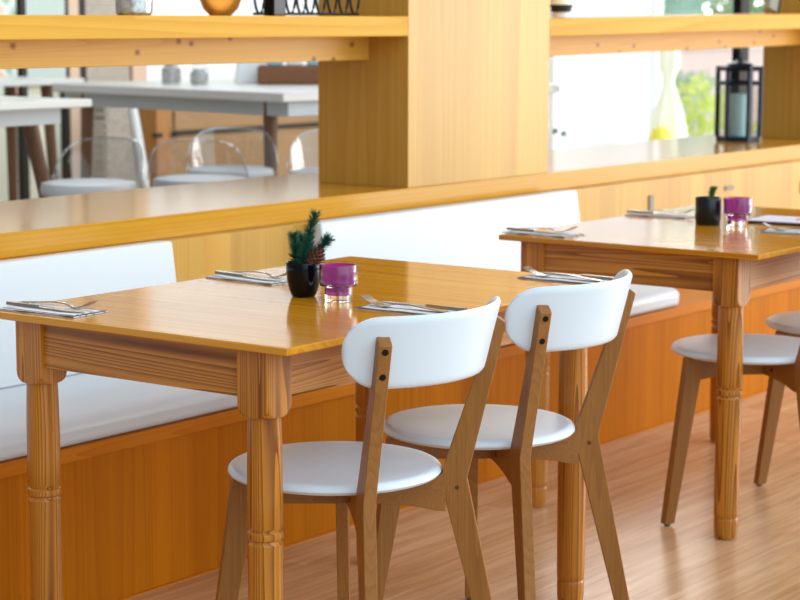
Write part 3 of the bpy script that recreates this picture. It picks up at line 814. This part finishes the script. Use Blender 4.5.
# ------------------------------------------------------------------ terrace outside
def screen():
    t = thing('canvas_screen', 'large white canvas screen between white posts on the terrace', 'screen', (10.98, 6.5, F))
    obj('canvas', bx(-.55, .56, -.004, .004, .05, 2.2), M['canvas'], t)
    for x in (-.62, .60):
        p = obj('post', bx(x-.05, x+.05, -.04, .04, 0, 2.25), M['coping'], t, .006)
        for dx, z in ((-.04, .385), (.05, .365)):
            b = bmesh.new(); lathe(b, [(.016, -.01), (.016, .012)], 12)
            bmesh.ops.transform(b, matrix=Matrix.Translation((x+dx, -.045, z)) @ Matrix.Rotation(pi/2, 4, 'X'), verts=b.verts); obj('bolt', b, M['frame_black'], p)
screen()
def parasol():
    t = thing('folded_parasol', 'folded cream parasol with a yellow base cloth beside the canvas screen', 'parasol', (11.06, 6.1, F))
    b = bmesh.new(); seg = 24; rings = []
    for r, z in ((.135, .0), (.125, .25), (.085, .48), (.03, .66), (.035, .70), (.06, .76), (.06, .86), (.02, .90)):
        rings.append([b.verts.new(((r*(1+.1*cos(6*2*pi*k/seg)))*cos(2*pi*k/seg), (r*(1+.1*cos(6*2*pi*k/seg)))*sin(2*pi*k/seg), z)) for k in range(seg)])
    for p, q in zip(rings, rings[1:]):
        for k in range(seg): b.faces.new((p[k], p[(k+1) % seg], q[(k+1) % seg], q[k]))
    b.faces.new(rings[0][::-1]); b.faces.new(rings[-1])
    obj('canopy', b, M['cream_cloth'], t, smooth=True)
    b = bmesh.new(); lathe(b, [(.075, 0), (.08, .28), (.05, .38), (.02, .40)], 20, loc=(-.15, -.03, 0)); obj('base_cloth', b, M['yellow'], t, smooth=True)
parasol()
struct('wall_garden', bx(13, 24, 10, 10.25, F, 1.02), M['pinkwall'])
struct('trim_7', bx(13, 24, 9.95, 10.3, 1.02, 1.10), M['coping'])
def bush(name, label, cat, loc, r, h, n, mat, leaf):
    bm = bmesh.new()
    for k in range(n):
        while True:
            p = Vector((random.uniform(-1, 1), random.uniform(-1, 1), random.uniform(-1, 1)))
            if p.length < 1: break
        p = Vector((p.x*r, p.y*r, h*.5+p.z*h*.5))
        d = Vector((random.uniform(-1, 1), random.uniform(-1, 1), random.uniform(-.2, 1))).normalized(); s = d.orthogonal().normalized()*leaf*.35; l = leaf*random.uniform(.6, 1.2)
        bm.faces.new([bm.verts.new(v) for v in (p, p+d*l*.5+s, p+d*l, p+d*l*.5-s)])
    tube(bm, [(0, 0, 0), (0, 0, h*.6)], .03, 6)
    o = obj(name, bm, M[mat], None, loc=loc); return tag(o, label, cat)
bush('shrub', 'lime green shrub on the terrace just left of the lantern', 'shrub', (13.0, 6.9, F), .34, .62, 150, 'leaf_lime', .12)
bush('shrub', 'taller pale lime plant behind the lantern', 'shrub', (13.5, 6.3, F), .16, .85, 60, 'leaf_lime', .16)
bush('shrub', 'dark green shrub against the pink garden wall', 'shrub', (16.6, 9.2, F), .5, .6, 420, 'leaf_green', .14)
bush('tree', 'blue-green tree beyond the garden wall, above the right shelf', 'tree', (20.0, 12.2, F), 1.6, 3.4, 1500, 'leaf_teal', .35)
bush('tree', 'grey-green tree beyond the garden wall, behind the far pillar', 'tree', (23.8, 11.6, F), 1.6, 3.6, 1500, 'leaf_green', .35)

# ------------------------------------------------------------------ light: daylight from window sides and sky
world = bpy.data.worlds.new('daylight'); SC.world = world; world.use_nodes = True
nt = world.node_tree; N = nt.nodes; L = nt.links; bg = N['Background']
tc = N.new('ShaderNodeTexCoord'); nrm = N.new('ShaderNodeVectorMath'); nrm.operation = 'NORMALIZE'; L.new(tc.outputs['Generated'], nrm.inputs[0])
acc = N.new('ShaderNodeRGB'); acc.outputs[0].default_value = (.30, .30, .305, 1); cur = acc.outputs[0]
def lobe(d, c0, col, s):
    global cur
    d = Vector(d).normalized()
    dt = N.new('ShaderNodeVectorMath'); dt.operation = 'DOT_PRODUCT'; dt.inputs[1].default_value = d; L.new(nrm.outputs[0], dt.inputs[0])
    mr = N.new('ShaderNodeMapRange'); mr.interpolation_type = 'SMOOTHSTEP'; mr.inputs['From Min'].default_value = c0; mr.inputs['From Max'].default_value = 1
    mr.inputs['To Max'].default_value = s; L.new(dt.outputs['Value'], mr.inputs['Value'])
    sc = N.new('ShaderNodeVectorMath'); sc.operation = 'SCALE'; sc.inputs[0].default_value = col[:3]; L.new(mr.outputs['Result'], sc.inputs['Scale'])
    ad = N.new('ShaderNodeVectorMath'); ad.operation = 'ADD'; L.new(cur, ad.inputs[0]); L.new(sc.outputs[0], ad.inputs[1]); cur = ad.outputs[0]
lobe((.85, -.5, .12), .75, (1, .985, .96), 3.0)        # big window wall to the right
lobe((-.18, -.88, .35), .55, (.66, .89, 1.0), 2.5)     # cool sky windows behind the camera
lobe((.75, .65, .12), .80, (1, 1, 1), 6.5)             # open terrace beyond the counter
lobe((0, 0, 1), .2, (.92, .94, 1), .5)                # overhead fill added to the world, tinted cool for the seats
L.new(cur, bg.inputs['Color']); bg.inputs['Strength'].default_value = 1.0

la = bpy.data.lights.new('window_daylight', 'AREA'); la.shape = 'RECTANGLE'; la.size = 5; la.size_y = 2.2; la.energy = 300; la.color = (1, .98, .95)
lo = bpy.data.objects.new('window_daylight', la); C.objects.link(lo); lo.location = (11.5, -1.5, 1.5)
lo.rotation_euler = (Vector((5.5, 3, .8))-Vector(lo.location)).to_track_quat('-Z', 'Y').to_euler()

# ------------------------------------------------------------------ camera
f_px, pit, rol, yaw, H = 2024.95, .1384, .0025, .6351, 1.3321
d = Vector((cos(yaw)*cos(pit), sin(yaw)*cos(pit), -sin(pit))); r = Vector((sin(yaw), -cos(yaw), 0)); u = r.cross(d)
r2 = r*cos(rol)+u*sin(rol); u2 = -r*sin(rol)+u*cos(rol)
cam = bpy.data.cameras.new('camera'); co = bpy.data.objects.new('camera', cam); C.objects.link(co)
mt = Matrix((r2, u2, -d)).transposed().to_4x4(); mt.translation = Vector((0, 0, H)); co.matrix_world = mt
cam.sensor_width = 36; cam.lens = f_px*36/800; cam.clip_end = 200
cam.dof.use_dof = True; cam.dof.focus_distance = 3.95; cam.dof.aperture_fstop = 6.3
SC.camera = co
SC.view_settings.view_transform = 'Standard'; SC.view_settings.look = 'None'; SC.view_settings.gamma = 1; SC.view_settings.exposure = -.17
SC.view_settings.use_curve_mapping = False
SC.cycles.use_denoising = True
